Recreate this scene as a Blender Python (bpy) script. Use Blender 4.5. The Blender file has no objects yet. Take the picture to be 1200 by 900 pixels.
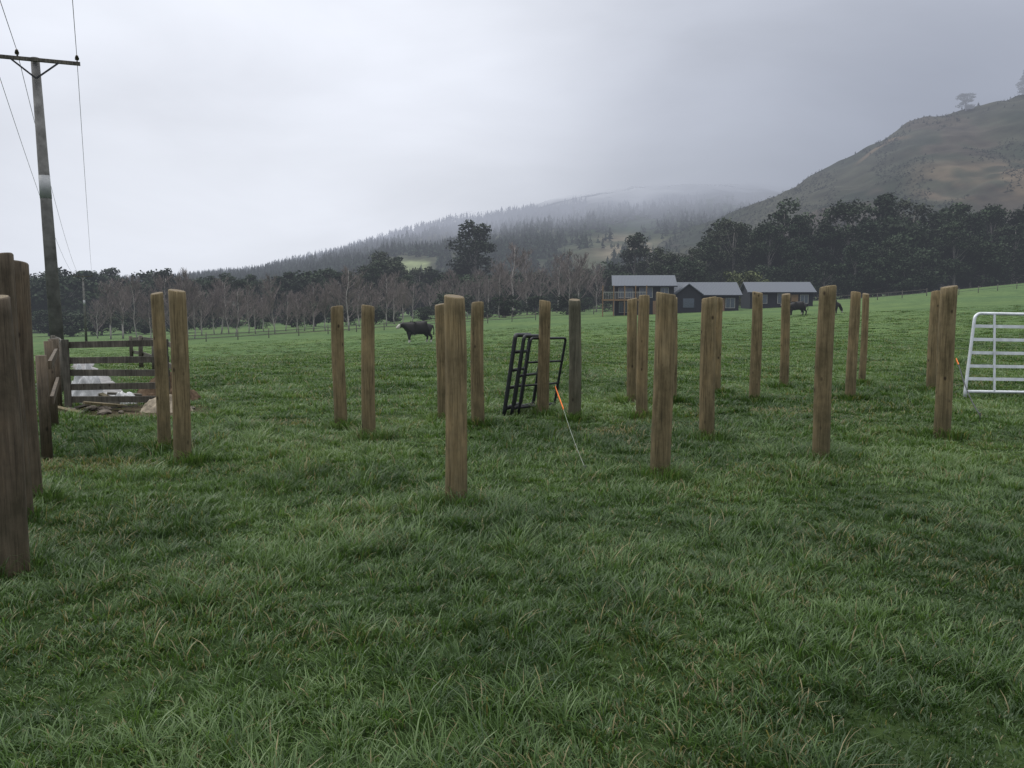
import bpy, math, random
import numpy as np
from mathutils import Vector, Matrix, noise as mnoise
random.seed(7); rng=np.random.default_rng(7)
scene=bpy.context.scene
scene.view_settings.view_transform='Standard'; scene.view_settings.look='None'; scene.view_settings.exposure=0
COL=scene.collection

# ---------------------------------------------------------------- noise
def _h(ix,iy,seed):
    h=(ix.astype(np.int64)*374761393+iy.astype(np.int64)*668265263+seed*144269504)&0xffffffff
    h=((h^(h>>13))*1274126177)&0xffffffff
    h=(h^(h>>16))&0xffffffff
    return h/4294967295.0
def vn(x,y,seed=0):
    x=np.asarray(x,float);y=np.asarray(y,float)
    ix=np.floor(x);iy=np.floor(y);fx=x-ix;fy=y-iy
    fx=fx*fx*(3-2*fx);fy=fy*fy*(3-2*fy)
    a=_h(ix,iy,seed);b=_h(ix+1,iy,seed);c=_h(ix,iy+1,seed);d=_h(ix+1,iy+1,seed)
    return (a*(1-fx)+b*fx)*(1-fy)+(c*(1-fx)+d*fx)*fy
def fbm(x,y,seed=0,o=4):
    s=0;a=.5;t=0
    for i in range(o):
        s=s+a*vn(np.asarray(x)*2**i,np.asarray(y)*2**i,seed+i*17);t+=a;a*=.5
    return s/t
def sst(a,b,x):
    t=np.clip((x-a)/(b-a),0,1);return t*t*(3-2*t)

# ---------------------------------------------------------------- terrain height
def G(X,Y):
    X=np.asarray(X,float);Y=np.asarray(Y,float)
    w=sst(12,60,Y)
    z=w*(5*np.tanh(.05*X/5)-1.25)
    z=z+2.7*np.exp(-((X-102)**2+(Y-135)**2)/968.)
    z=z+.05*(fbm(X/1.7,Y/1.7,3,2)-.5)*sst(400,60,Y)
    z=z+.5*(fbm(X/40,Y/40,9,3)-.5)*sst(30,90,Y)
    return z
def g(x,y): return float(G(x,y))

# ---------------------------------------------------------------- materials
HAZE=(.358,.386,.458)
class M:
    def __init__(s,name):
        s.m=bpy.data.materials.new(name);s.m.use_nodes=True
        s.t=s.m.node_tree;s.t.nodes.clear()
        s.out=s.t.nodes.new('ShaderNodeOutputMaterial')
    def n(s,typ,inp=None,**kw):
        nd=s.t.nodes.new(typ)
        for k,v in kw.items(): setattr(nd,k,v)
        if inp:
            for k,v in inp.items():
                if isinstance(v,bpy.types.NodeSocket): s.t.links.new(v,nd.inputs[k])
                else: nd.inputs[k].default_value=v
        return nd
    def math(s,op,a,b=None,clamp=False):
        d={0:a}
        if b is not None:d[1]=b
        return s.n('ShaderNodeMath',d,operation=op,use_clamp=clamp).outputs[0]
    def ramp(s,fac,stops):
        r=s.n('ShaderNodeValToRGB',{'Fac':fac});e=r.color_ramp.elements
        while len(e)<len(stops): e.new(.5)
        for el,(p,c) in zip(e,stops): el.position=p;el.color=(*c,1)
        return r.outputs['Color']
    def noise(s,scale,detail=4,vec=None,rough=.55):
        i={'Scale':scale,'Detail':detail,'Roughness':rough}
        if vec is not None:i['Vector']=vec
        return s.n('ShaderNodeTexNoise',i).outputs['Fac']
    def mix(s,fac,a,b,mode='MIX'):
        nd=s.n('ShaderNodeMix',data_type='RGBA',blend_type=mode)
        for k,v in ((0,fac),(6,a),(7,b)):
            if isinstance(v,bpy.types.NodeSocket): s.t.links.new(v,nd.inputs[k])
            else: nd.inputs[k].default_value=v if k==0 else ((*v,1) if len(v)==3 else v)
        return nd.outputs[2]
    def pos(s): return s.n('ShaderNodeNewGeometry').outputs['Position']
    def obj(s): return s.n('ShaderNodeTexCoord').outputs['Object']
    def bsdf(s,col,rough=.8,spec=.3,metal=0,bump=None,bs=.3,bd=.02):
        i={'Base Color':col if isinstance(col,bpy.types.NodeSocket) else (*col,1),'Roughness':rough,'Specular IOR Level':spec,'Metallic':metal}
        if bump is not None:
            i['Normal']=s.n('ShaderNodeBump',{'Height':bump,'Strength':bs,'Distance':bd}).outputs[0]
        return s.n('ShaderNodeBsdfPrincipled',i).outputs[0]
    def done(s,sh,haze=False,fade=None,L=1800.):
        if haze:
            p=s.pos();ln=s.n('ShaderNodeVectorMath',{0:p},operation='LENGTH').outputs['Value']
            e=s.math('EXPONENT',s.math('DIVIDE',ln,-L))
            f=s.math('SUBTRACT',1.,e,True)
            em=s.n('ShaderNodeEmission',{'Color':(*HAZE,1),'Strength':1.}).outputs[0]  # painted haze: glow colour mixed into the surface by distance from origin
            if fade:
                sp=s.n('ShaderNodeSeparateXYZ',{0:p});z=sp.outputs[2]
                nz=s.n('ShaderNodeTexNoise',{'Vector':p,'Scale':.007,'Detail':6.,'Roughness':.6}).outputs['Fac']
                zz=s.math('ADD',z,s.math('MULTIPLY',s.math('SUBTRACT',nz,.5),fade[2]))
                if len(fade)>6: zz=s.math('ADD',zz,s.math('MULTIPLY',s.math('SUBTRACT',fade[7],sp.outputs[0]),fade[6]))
                mz=s.n('ShaderNodeMapRange',{0:zz,1:fade[3],2:fade[4],3:0.,4:fade[5]},interpolation_type='SMOOTHSTEP').outputs[0]  # painted mist: higher surfaces take more of the haze emission
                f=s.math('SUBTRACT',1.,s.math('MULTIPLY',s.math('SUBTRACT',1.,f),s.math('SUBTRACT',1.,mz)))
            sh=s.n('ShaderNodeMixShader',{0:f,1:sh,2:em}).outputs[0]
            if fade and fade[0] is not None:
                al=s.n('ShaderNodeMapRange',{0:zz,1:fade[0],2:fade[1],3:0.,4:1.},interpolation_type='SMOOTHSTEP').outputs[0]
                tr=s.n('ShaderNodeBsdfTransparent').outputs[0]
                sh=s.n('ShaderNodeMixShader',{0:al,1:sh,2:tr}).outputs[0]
        s.t.links.new(sh,s.out.inputs['Surface']);return s.m

def attr_mat(name,rough=.6,spec=.3,haze=False,fade=None,sub=0,L=1800.,mul=None):
    m=M(name);c=m.n('ShaderNodeAttribute',attribute_name='col').outputs['Color']
    if mul:
        nz=m.noise(mul,5,m.pos());c=m.mix(1.,c,m.ramp(nz,[(.3,(.55,.55,.55)),(.7,(1.4,1.4,1.4))]),'MULTIPLY')
    return m.done(m.bsdf(c,rough,spec),haze,fade,L)
def plain(name,col,rough=.7,spec=.3,metal=0,haze=False,var=.25,scale=8,bs=.3):
    m=M(name);nz=m.noise(scale,5,m.obj())
    a=tuple(c*(1-var) for c in col);b=tuple(c*(1+var) for c in col)
    return m.done(m.bsdf(m.ramp(nz,[(.3,a),(.7,b)]),rough,spec,metal,nz,bs,.01),haze)

def wood_mat(name,dark,mid,light,haze=False,foot=.5,cr=.6):
    m=M(name);o=m.n('ShaderNodeNewGeometry').outputs['Position']
    grain=m.noise(34,6,m.n('ShaderNodeMapping',{'Vector':o,'Scale':(1,1,.07)}).outputs[0],.68)
    crack=m.noise(110,3,m.n('ShaderNodeMapping',{'Vector':o,'Scale':(1,1,.02)}).outputs[0],.5)
    blot=m.noise(3.2,6,m.n('ShaderNodeMapping',{'Vector':o,'Scale':(1,1,.7)}).outputs[0],.72)
    c=m.ramp(grain,[(.25,dark),(.5,mid),(.75,light)])
    c=m.mix(1.,c,m.ramp(blot,[(.3,(.45,.47,.42)),(.5,(.93,.94,.92)),(.68,(1.28,1.24,1.15))]),'MULTIPLY')
    c=m.mix(cr,c,m.ramp(crack,[(.36,(.3,.27,.25)),(.46,(1,1,1))]),'MULTIPLY')
    vo=m.n('ShaderNodeTexVoronoi',{'Vector':m.n('ShaderNodeMapping',{'Vector':o,'Scale':(1,1,.6)}).outputs[0],'Scale':7.}).outputs['Distance']
    k=m.ramp(vo,[(.06,(.15,.12,.10)),(.14,(1,1,1))])
    c=m.mix(.9,c,k,'MULTIPLY')
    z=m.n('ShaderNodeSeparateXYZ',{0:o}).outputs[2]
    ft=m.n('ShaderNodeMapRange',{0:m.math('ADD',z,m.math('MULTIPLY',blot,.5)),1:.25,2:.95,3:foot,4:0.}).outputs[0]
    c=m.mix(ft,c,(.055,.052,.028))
    return m.done(m.bsdf(c,.75,.3,0,m.math('ADD',crack,grain),.55,.008),haze)
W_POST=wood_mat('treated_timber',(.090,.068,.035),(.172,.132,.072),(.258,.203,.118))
W_GREY=wood_mat('damp_grey_timber',(.045,.045,.033),(.09,.086,.062),(.14,.132,.098))
W_DARK=wood_mat('dark_timber',(.045,.034,.024),(.088,.068,.048),(.135,.108,.08),False,.3)
W_OLD=wood_mat('weathered_timber',(.042,.038,.033),(.088,.08,.069),(.15,.14,.122),False,.2)
def endgrain():
    m=M('end_grain');o=m.obj()
    w=m.n('ShaderNodeTexWave',{'Vector':o,'Scale':22.,'Distortion':1.5},wave_type='RINGS',rings_direction='Z').outputs['Fac']
    return m.done(m.bsdf(m.ramp(w,[(.2,(.11,.085,.055)),(.8,(.17,.14,.095))]),.8,.2))
W_END=endgrain()

# ---------------------------------------------------------------- mesh builder
class MB:
    def __init__(s): s.v=[];s.f=[];s.m=[];s.sm=[]
    def add(s,v,f,mi=0,smooth=False):
        b=len(s.v);s.v+= [tuple(p) for p in v]
        for q in f: s.f.append(tuple(i+b for i in q));s.m.append(mi);s.sm.append(smooth)
    def tube(s,pts,rad,n=8,mi=0,cap=True,smooth=True):
        pts=[Vector(p) for p in pts]
        if not hasattr(rad,'__len__'): rad=[rad]*len(pts)
        V=[];F=[];prev=None
        for i,p in enumerate(pts):
            d=(pts[min(i+1,len(pts)-1)]-pts[max(i-1,0)])
            d=d.normalized() if d.length>1e-9 else Vector((0,0,1))
            if prev is None:
                a=d.cross(Vector((0,0,1)) if abs(d.z)<.9 else Vector((1,0,0))).normalized()
            else:
                a=(prev-d*prev.dot(d));a=a.normalized() if a.length>1e-6 else d.orthogonal().normalized()
            prev=a;b=d.cross(a)
            for k in range(n):
                t=2*math.pi*k/n;V.append(p+(a*math.cos(t)+b*math.sin(t))*rad[i])
        for i in range(len(pts)-1):
            for k in range(n):
                F.append((i*n+k,i*n+(k+1)%n,(i+1)*n+(k+1)%n,(i+1)*n+k))
        s.add(V,F,mi,smooth)
        if cap:
            b=len(s.v)-len(V)
            s.f.append(tuple(b+k for k in reversed(range(n))));s.m.append(mi);s.sm.append(False)
            s.f.append(tuple(b+(len(pts)-1)*n+k for k in range(n)));s.m.append(mi);s.sm.append(False)
    def box(s,c,size,rot=0.,mi=0,R=None,bev=0.):
        hx,hy,hz=[q/2 for q in size]
        R=R or Matrix.Rotation(rot,3,'Z');c=Vector(c)
        V=[c+R@Vector((x*hx,y*hy,z*hz)) for x in(-1,1) for y in(-1,1) for z in(-1,1)]
        s.add(V,[(0,1,3,2),(4,6,7,5),(0,4,5,1),(2,3,7,6),(0,2,6,4),(1,5,7,3)],mi)
    def beam(s,p,q,w,h,mi=0):
        p=Vector(p);q=Vector(q);d=q-p;L=d.length;x=d.normalized()
        y=Vector((0,0,1)).cross(x)
        y=y.normalized() if y.length>1e-5 else Vector((0,1,0))
        z=x.cross(y);R=Matrix((x,y,z)).transposed()
        s.box((p+q)/2,(L,w,h),R=R,mi=mi)
    def mesh(s,name,mats):
        me=bpy.data.meshes.new(name);me.from_pydata(s.v,[],s.f)
        for m in mats: me.materials.append(m)
        me.polygons.foreach_set('material_index',s.m);me.polygons.foreach_set('use_smooth',s.sm)
        me.update();return me
def link(name,me,parent=None,loc=(0,0,0),rot=(0,0,0),scale=(1,1,1),**props):
    o=bpy.data.objects.new(name,me);COL.objects.link(o)
    o.location=loc;o.rotation_euler=rot;o.scale=scale
    if parent: o.parent=parent
    for k,v in props.items(): o[k]=v
    return o
def npmesh(name,V,F,col=None,mats=(),smooth=False,nper=None):
    me=bpy.data.meshes.new(name)
    me.vertices.add(len(V));me.vertices.foreach_set('co',np.ascontiguousarray(V,np.float32).ravel())
    tot=sum(len(f) for f in F);loops=sum(f.size for f in F)
    me.loops.add(loops);me.polygons.add(tot)
    li=np.concatenate([f.ravel() for f in F]).astype(np.int32)
    sz=np.concatenate([np.full(len(f),f.shape[1]) for f in F])
    st=np.concatenate([[0],np.cumsum(sz)[:-1]]).astype(np.int32)
    me.loops.foreach_set('vertex_index',li);me.polygons.foreach_set('loop_start',st)
    if smooth: me.polygons.foreach_set('use_smooth',np.ones(tot,bool))
    me.update(calc_edges=True)
    if col is not None:
        a=me.color_attributes.new('col','FLOAT_COLOR','POINT')
        c=np.ones((len(V),4),np.float32);c[:,:3]=col;a.data.foreach_set('color',c.ravel())
    for m in mats: me.materials.append(m)
    return me

posts=[(-3.10,4.99,.094,1.70,'dark'),(-3.80,6.25,.084,2.03,'dark'),(-4.03,6.82,.082,2.0,'dark'),
(-3.42,8.50,.086,1.79,''),(-3.94,9.25,.070,1.77,''),
(-2.29,10.94,.084,1.60,''),(-1.75,10.05,.082,1.62,''),(-.459,6.74,.088,1.72,''),(-.995,11.7,.074,1.64,''),(-.462,11.03,.086,1.66,''),
(.468,12.15,.086,1.68,''),(.88,11.55,.086,1.69,'grey'),(1.98,13.65,.084,1.71,''),(1.86,11.75,.08,1.74,''),
(1.435,7.84,.096,1.75,''),(2.65,13.7,.08,1.72,''),(2.37,10.0,.090,1.73,''),(3.70,14.9,.08,1.72,''),
(4.03,13.65,.086,1.81,''),(5.24,15.9,.084,1.80,''),(3.25,8.6,.086,1.82,''),(5.81,14.1,.084,1.83,''),
(7.18,16.9,.066,1.84,''),(5.27,10.05,.094,1.85,''),(7.74,15.2,.084,1.84,'')]
mud=[(-5.3,12.1,1.1,.4),(-5.9,12.6,1.3,.5),(-6.4,13.8,.7,.6)]
straw=[(-3.1,11.2,.5,.3),(-1.9,11.9,.5,.25),(1.2,10.6,.5,.3),(4.2,12.4,.7,.4),(-4.6,8.3,1.0,.4)]
def mask(L,x,y):
    k=np.zeros_like(x)
    for a,b,rx,ry in L:
        d=((x-a)/rx)**2+((y-b)/ry)**2+(fbm(x*3,y*3,5,2)-.5)*1.2
        k=np.maximum(k,sst(1.2,.5,d))
    return k
# ---------------------------------------------------------------- ground
def ground():
    tx=np.linspace(-1,1,381);X=np.sign(tx)*(np.abs(tx)*14+np.abs(tx)**5*2400)
    ty=np.linspace(0,1,381);Y=-12+ty*44+ty**5*3000
    gx,gy=np.meshgrid(X,Y);gz=G(gx,gy)
    n=len(X);V=np.stack([gx,gy,gz],-1).reshape(-1,3)
    i=np.arange(n*n).reshape(n,n)
    F=np.stack([i[:-1,:-1],i[:-1,1:],i[1:,1:],i[1:,:-1]],-1).reshape(-1,4)
    m=M('pasture');p=m.pos()
    n1=m.noise(.35,6,p,.6);n2=m.noise(5,5,p,.7);n3=m.noise(.05,4,p)
    c=m.ramp(n2,[(.3,(.014,.023,.009)),(.55,(.030,.050,.017)),(.75,(.055,.08,.03))])
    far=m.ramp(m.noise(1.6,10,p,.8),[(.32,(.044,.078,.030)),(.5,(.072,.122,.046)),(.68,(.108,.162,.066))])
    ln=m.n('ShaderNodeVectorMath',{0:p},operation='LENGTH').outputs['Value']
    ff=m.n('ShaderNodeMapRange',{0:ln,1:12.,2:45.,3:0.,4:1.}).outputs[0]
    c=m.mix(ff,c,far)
    c=m.mix(1.,c,m.ramp(n1,[(.3,(.74,.78,.76)),(.7,(1.2,1.15,1.05))]),'MULTIPLY')
    c=m.mix(1.,c,m.ramp(n3,[(.35,(.85,.9,.9)),(.65,(1.15,1.08,1.0))]),'MULTIPLY')
    mk=m.n('ShaderNodeAttribute',attribute_name='col').outputs['Fac']
    c=m.mix(mk,c,m.ramp(n2,[(.35,(.035,.028,.018)),(.65,(.085,.068,.044))]))
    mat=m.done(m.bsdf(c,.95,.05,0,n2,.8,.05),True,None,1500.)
    mm=mask(mud,V[:,0],V[:,1])
    link('ground',npmesh('ground',V,[F],np.repeat(mm[:,None],3,1),[mat],True),kind='structure')
ground()

# ---------------------------------------------------------------- grass
def grass():
    R0=5.;p=1.5;rho=7400
    rs=np.linspace(2.0,85,6000)
    dens=rho*np.where(rs<R0,1,(R0/rs)**p)*1.36*rs*np.interp(rs,[0,30,60,85],[1,.9,.55,.25])
    cdf=np.cumsum(dens)*(rs[1]-rs[0]);N=int(cdf[-1]);cdf/=cdf[-1]
    def sample(k):
        r=np.interp(rng.random(k),cdf,rs);a=(rng.random(k)*2-1)*.68
        return r*a,r
    nc=int(N*.6);per=42;K=nc//per
    cx,cy=sample(K);cs=.5+rng.random(K)**2.6*1.15
    PP=np.array([(q[0],q[1],q[2]) for q in posts]);npst=len(PP)*9
    pi_=np.repeat(np.arange(len(PP)),9);pa=rng.random(npst)*6.283;prr=PP[pi_,2]+.03+.07*rng.random(npst)
    cx[:npst]=PP[pi_,0]+np.cos(pa)*prr;cy[:npst]=PP[pi_,1]+np.sin(pa)*prr;cs[:npst]=1.0+.75*rng.random(npst)
    ci=np.repeat(np.arange(K),per);nc=len(ci)
    rr=np.maximum(1,cy[ci]/7)**.6
    ox=rng.normal(0,.043,nc)*cs[ci]*rr;oy=rng.normal(0,.043,nc)*cs[ci]*rr
    x1=cx[ci]+ox;y1=cy[ci]+oy
    nu=N-nc;x2,y2=sample(nu)
    x=np.concatenate([x1,x2]);y=np.concatenate([y1,y2]);N=len(x)
    wind=fbm(x/2.5,y/2.5,21,2)*6.28*1.5
    ang=np.concatenate([np.arctan2(oy,ox)+rng.normal(0,.65,nc),rng.random(nu)*6.283])
    dxa=np.cos(ang)+.3*np.cos(wind);dya=np.sin(ang)+.3*np.sin(wind)
    ln=np.hypot(dxa,dya)+1e-6;dx=dxa/ln;dy=dya/ln
    big=fbm(x/.9,y/.9,33,3);big2=fbm(x/.35,y/.35,37,2)
    hs=np.concatenate([cs[ci],.46+.22*rng.random(nu)])
    H=(.048+.064*rng.random(N)**1.3)*hs*(.3+1.35*big)*(.5+1.0*big2)*.93
    pk=np.zeros(N,bool);pk[:npst*per]=True;H[pk]=(.07+.08*rng.random(pk.sum()))*hs[pk]
    mk=mask(mud,x,y);sk=mask(straw,x,y)
    pt=np.clip((y-13.5)/20,0,1);pd=np.abs(x-(-6.55-11*pt))
    onp=(y>13.2)&(y<34)&(pd<.36+.2*(vn(x*2,y*2,4)))
    H*=1-.7*mk;H*=1-.35*sk
    H*=np.interp(y,[2,9,20,45,85],[.92,1.,.85,.62,.5])
    lean=(.35+.95*rng.random(N))*H
    W=(.0019+.0020*rng.random(N))*np.maximum(1,y/5.5)**.85
    z0=G(x,y)-.004
    cb=np.concatenate([rng.random(K)[ci],rng.random(nu)*.7])
    pal=np.array([[.031,.063,.019],[.060,.112,.031],[.098,.164,.051],[.162,.226,.104]])
    t=np.clip(.0+.68*(fbm(x/1.5,y/1.5,51,3)-.5)*1.7+.32+.62*(cb-.5)+rng.normal(0,.16,N)+np.interp(y,[3,9,20,40,85],[-.03,.06,.13,.12,.04]),0,.999)*3
    i0=t.astype(int);fr=(t-i0)[:,None];C=pal[i0]*(1-fr)+pal[np.minimum(i0+1,3)]*fr
    C*=np.interp(y,[0,25,70],[1,1,.92])[:,None]
    dead=rng.random(N)<(.035+.09*(fbm(x/.8,y/.8,77,2)>.6)+.4*mk+.4*sk)
    C[dead]=np.array([.21,.18,.09])*(.5+.7*rng.random((dead.sum(),1)))
    keep=(rng.random(N)>mk*.6)&~onp
    px=-dy;py=dx
    allV=[];allF=[];allC=[];base=0
    near=(y<7.)
    for sel,segs in ((near&keep,3),(~near&keep,2)):
        idx=np.nonzero(sel)[0];k=len(idx)
        if not k: continue
        tw=rng.normal(0,.35,k)
        PX=px[idx]*np.cos(tw)-py[idx]*np.sin(tw);PY=px[idx]*np.sin(tw)+py[idx]*np.cos(tw)
        nv=segs*2+1;VV=np.zeros((k,nv,3));CC=np.zeros((k,nv,3))
        for sgi in range(segs+1):
            q=sgi/segs
            cx_=x[idx]+dx[idx]*lean[idx]*q**1.8;cy_=y[idx]+dy[idx]*lean[idx]*q**1.8
            cz_=z0[idx]+H[idx]*(q*1.25-.36*q**2.6)
            w=W[idx]*(1-.45*q)
            if sgi<segs:
                for sd,o in ((-1,0),(1,1)):
                    VV[:,sgi*2+o,0]=cx_+sd*PX*w;VV[:,sgi*2+o,1]=cy_+sd*PY*w;VV[:,sgi*2+o,2]=cz_
                    CC[:,sgi*2+o]=C[idx]
            else:
                VV[:,nv-1]=np.stack([cx_,cy_,cz_],-1);CC[:,nv-1]=C[idx]*np.array([1.25,1.15,1.15])
        b=base+np.arange(k)[:,None]*nv
        for sgi in range(segs-1):
            o=sgi*2;allF.append(b+np.array([[o,o+1,o+3,o+2]]))
        o=(segs-1)*2;allF.append(b+np.array([[o,o+1,o+2]]))
        allV.append(VV.reshape(-1,3));allC.append(CC.reshape(-1,3));base+=k*nv
    m=M('grass_blades');c=m.n('ShaderNodeAttribute',attribute_name='col').outputs['Color']
    b=m.bsdf(c,.38,.32)
    tl=m.n('ShaderNodeBsdfTranslucent',{'Color':m.mix(1.,c,(1.25,1.35,.75),'MULTIPLY')}).outputs[0]
    mat=m.done(m.n('ShaderNodeMixShader',{0:.32,1:b,2:tl}).outputs[0])
    me=npmesh('grass',np.concatenate(allV),allF,np.concatenate(allC),[mat],False)
    link('grass',me,kind='stuff')
    print('blades',N)
grass()

# ---------------------------------------------------------------- timber posts
def round_post(r,h,seed,lean=(0,0),mats=(W_POST,W_END)):
    mb=MB();n=26;zs=[-.3,0,.06]+[h*i/16 for i in range(1,16)]+[h-.014,h-.002]
    V=[];F=[]
    for j,z in enumerate(zs):
        for k in range(n):
            a=2*math.pi*k/n
            rr=r*(1.04-.07*z/h)*(1+.05*(mnoise.noise(Vector((math.cos(a)*.9+seed*7,math.sin(a)*.9,z*1.9)))))
            if j==len(zs)-1: rr*=.90
            V.append((rr*math.cos(a)+lean[0]*z+.010*math.sin(z*2+seed),rr*math.sin(a)+lean[1]*z,z+(0.014*math.sin(a+seed) if j>=len(zs)-2 else 0)))
    for j in range(len(zs)-1):
        for k in range(n): F.append((j*n+k,j*n+(k+1)%n,(j+1)*n+(k+1)%n,(j+1)*n+k))
    mb.add(V,F,0,True)
    b=(len(zs)-1)*n;mb.f.append(tuple(b+k for k in range(n)));mb.m.append(1);mb.sm.append(False)
    return mb.mesh('timber_post',mats)
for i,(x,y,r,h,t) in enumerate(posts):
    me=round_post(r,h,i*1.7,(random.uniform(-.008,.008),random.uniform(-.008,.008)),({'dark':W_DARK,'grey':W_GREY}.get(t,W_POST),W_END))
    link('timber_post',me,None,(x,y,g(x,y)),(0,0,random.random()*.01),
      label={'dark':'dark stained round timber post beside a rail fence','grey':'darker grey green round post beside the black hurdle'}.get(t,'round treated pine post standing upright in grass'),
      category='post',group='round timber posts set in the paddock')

# ---------------------------------------------------------------- left rail fence + gate
def fence(name,pts,ph,pr,rails,rw,rh,mat,label,haze=False,square=False,group=None):
    e=bpy.data.objects.new(name,None);COL.objects.link(e)
    x0,y0=pts[0];e.location=(x0,y0,g(x0,y0))
    e['label']=label;e['category']='fence'
    if group:e['group']=group
    O=Vector(e.location)
    for i,(x,y) in enumerate(pts):
        mb=MB();h=ph*random.uniform(.95,1.05);z=g(x,y)
        if square: mb.box((0,0,h/2-.1),(pr*2,pr*2,h+.2),random.uniform(-.1,.1))
        else: mb.tube([(0,0,-.2),(0,0,h*.5),(random.uniform(-.02,.02),0,h)],[pr*1.05,pr,pr*.96],10)
        link('post',mb.mesh('post',[mat]),e,(x-O.x,y-O.y,z-O.z))
    for rz in rails:
        mb=MB()
        for (a,b),(c,d) in zip(pts[:-1],pts[1:]):
            dv=Vector((c-a,d-b,0)).normalized();nrm=Vector((dv.y,-dv.x,0))*(pr+rw/2+.002)
            p=Vector((a,b,g(a,b)+rz+random.uniform(-.01,.01)))+nrm-O;q=Vector((c,d,g(c,d)+rz+random.uniform(-.01,.01)))+nrm-O
            mb.beam(p,q-dv*.01,rw,rh)
        link('rail',mb.mesh('rail',[mat]),e)
    return e
fence('rail_fence',[(-4.9,8.6),(-6.12,10.95)],1.12,.055,[.62,1.0],.035,.09,W_DARK,'dark timber post and rail fence running to the yard gate')
def yard_gate():
    a=Vector((-7.0,12.9,0));b=Vector((-5.42,13.05,0))
    e=bpy.data.objects.new('yard_gate',None);COL.objects.link(e);z=g(-6.2,13);e.location=(a.x,a.y,z)
    e['label']='weathered wooden five rail yard gate standing in muddy grass';e['category']='gate'
    d=(b-a);u=d.normalized()
    for i,rz in enumerate((.12,.33,.54,.74,.97)):
        mb=MB();mb.beam(Vector((0,0,rz+random.uniform(-.015,.015))),d+Vector((0,0,rz+(.03 if i==4 else 0.01)+random.uniform(-.02,.02))),.035,.10)
        link('rail',mb.mesh('rail',[W_OLD]),e)
    for t in (.03,.97):
        mb=MB();p=d*t+Vector((u.y,-u.x,0))*.04;mb.box((p.x,p.y,.54),(.1,.035,1.06),math.atan2(d.y,d.x))
        link('stile',mb.mesh('stile',[W_OLD]),e)
    for p in (a-u*.14,b+u*.14):
        mb=MB();mb.tube([(0,0,-.3),(0,0,1.08)],[.08,.075],14)
        link('gate_post',mb.mesh('gate_post',[W_DARK]),e,(p.x-a.x,p.y-a.y,0))
yard_gate()
fence('race_fence',[(-8.3,15.2),(-10.7,19.4),(-13.1,23.6),(-15.5,27.8)],.9,.06,[.4,.84],.04,.1,W_OLD,'weathered grey timber race fence beside a pale path',group='race fences')
fence('race_fence',[(-6.2,15.2),(-8.4,19.4),(-10.6,23.6),(-12.8,27.8)],.9,.06,[.4,.84],.04,.1,W_OLD,'weathered grey timber race fence beside a pale path',group='race fences')
def path():
    V=[];F=[];N=90;S=(-1,-.6,-.2,.2,.6,1)
    for i in range(N):
        t=i/(N-1);x=-6.55-11*t;y=13.4+20*t
        for s in S:
            w=.12+.28*float(fbm(t*22,s*1.+3,6,3))
            px=x+s*w*.87+.1*math.sin(t*9);py=y+s*w*.48;V.append((px,py,g(px,py)+.045-(.06 if abs(s)==1 else 0)+.04*float(vn(px*3,py*3,2))))
    for i in range(N-1):
        for k in range(5): b=i*6+k;F.append((b,b+1,b+7,b+6))
    mb=MB();mb.add(V,F,0,True)
    m=M('pale_concrete');nz=m.noise(3.2,6,m.pos(),.75)
    mat=m.done(m.bsdf(m.ramp(nz,[(.44,(.055,.046,.035)),(.52,(.13,.12,.105)),(.68,(.28,.28,.27))]),.35,.5,0,nz,.5,.03))
    link('path',mb.mesh('path',[mat]),kind='structure')
path()
ROCK=plain('stone',(.11,.095,.078),.85,.2,var=.45,scale=14,bs=.8)
def rock_mesh(s,seed):
    import bmesh
    bm=bmesh.new();bmesh.ops.create_icosphere(bm,subdivisions=3,radius=s)
    for v in bm.verts:
        n=v.co.normalized();d=1+.35*mnoise.noise(n*1.3+Vector((seed,0,0)))+.12*mnoise.noise(n*4+Vector((0,seed,0)))
        v.co=Vector((v.co.x*1.2,v.co.y,v.co.z*.65))*d
    me=bpy.data.meshes.new('stone');bm.to_mesh(me);bm.free();me.materials.append(ROCK);return me
rm=[rock_mesh(.12,i*3.3) for i in range(4)]
for i in range(10):
    x=random.uniform(-6.7,-4.8);y=random.uniform(12.1,12.8)+.1*(x+5.5);s=random.uniform(.3,.75)
    link('stone',rm[i%4],None,(x,y,g(x,y)+.02),(0,0,random.random()*6),(s,s,s),label='rough brown stone lying in mud by the gate',category='stone',group='stones by the yard gate')
for i in range(9):
    x=-6.7+.21*i if i<5 else -6.9+.3*(i-5);y=12.25+.16*(i%3) if i<5 else 13.4+.2*(i%2);mb=MB();mb.box((0,0,0),(random.uniform(.35,.9),.09,.03))
    link('board',mb.mesh('board',[W_OLD if i%3 else W_POST]),None,(x,y,g(x,y)+.07+.02*(i%4)),(random.uniform(-.1,.1),.18*random.uniform(-1,1),random.uniform(-.9,.9)),label='loose offcut timber board lying on the mud',category='board',group='loose boards by the gate')
def lump(name,c,sx,sy,h,mat,seed,label,cat):
    V=[];F=[];n=26
    for i in range(n):
        for j in range(n):
            x=(i/(n-1)*2-1);y=(j/(n-1)*2-1);d=math.hypot(x,y)
            k=max(0,1-d**1.6)*(.6+.9*abs(mnoise.noise(Vector((x*2.4+seed,y*2.4,seed)))))*h*1.4+h*.12*mnoise.noise(Vector((x*9,y*9,seed)))
            V.append((x*sx,y*sy,k if d<1 else -.05))
    for i in range(n-1):
        for j in range(n-1): b=i*n+j;F.append((b,b+n,b+n+1,b+1))
    mb=MB();mb.add(V,F,0,True);link(name,mb.mesh(name,[mat]),None,(c[0],c[1],g(*c)),label=label,category=cat)
WP=plain('white_plastic',(.42,.43,.44),.4,.5,var=.35,scale=6)
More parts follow.
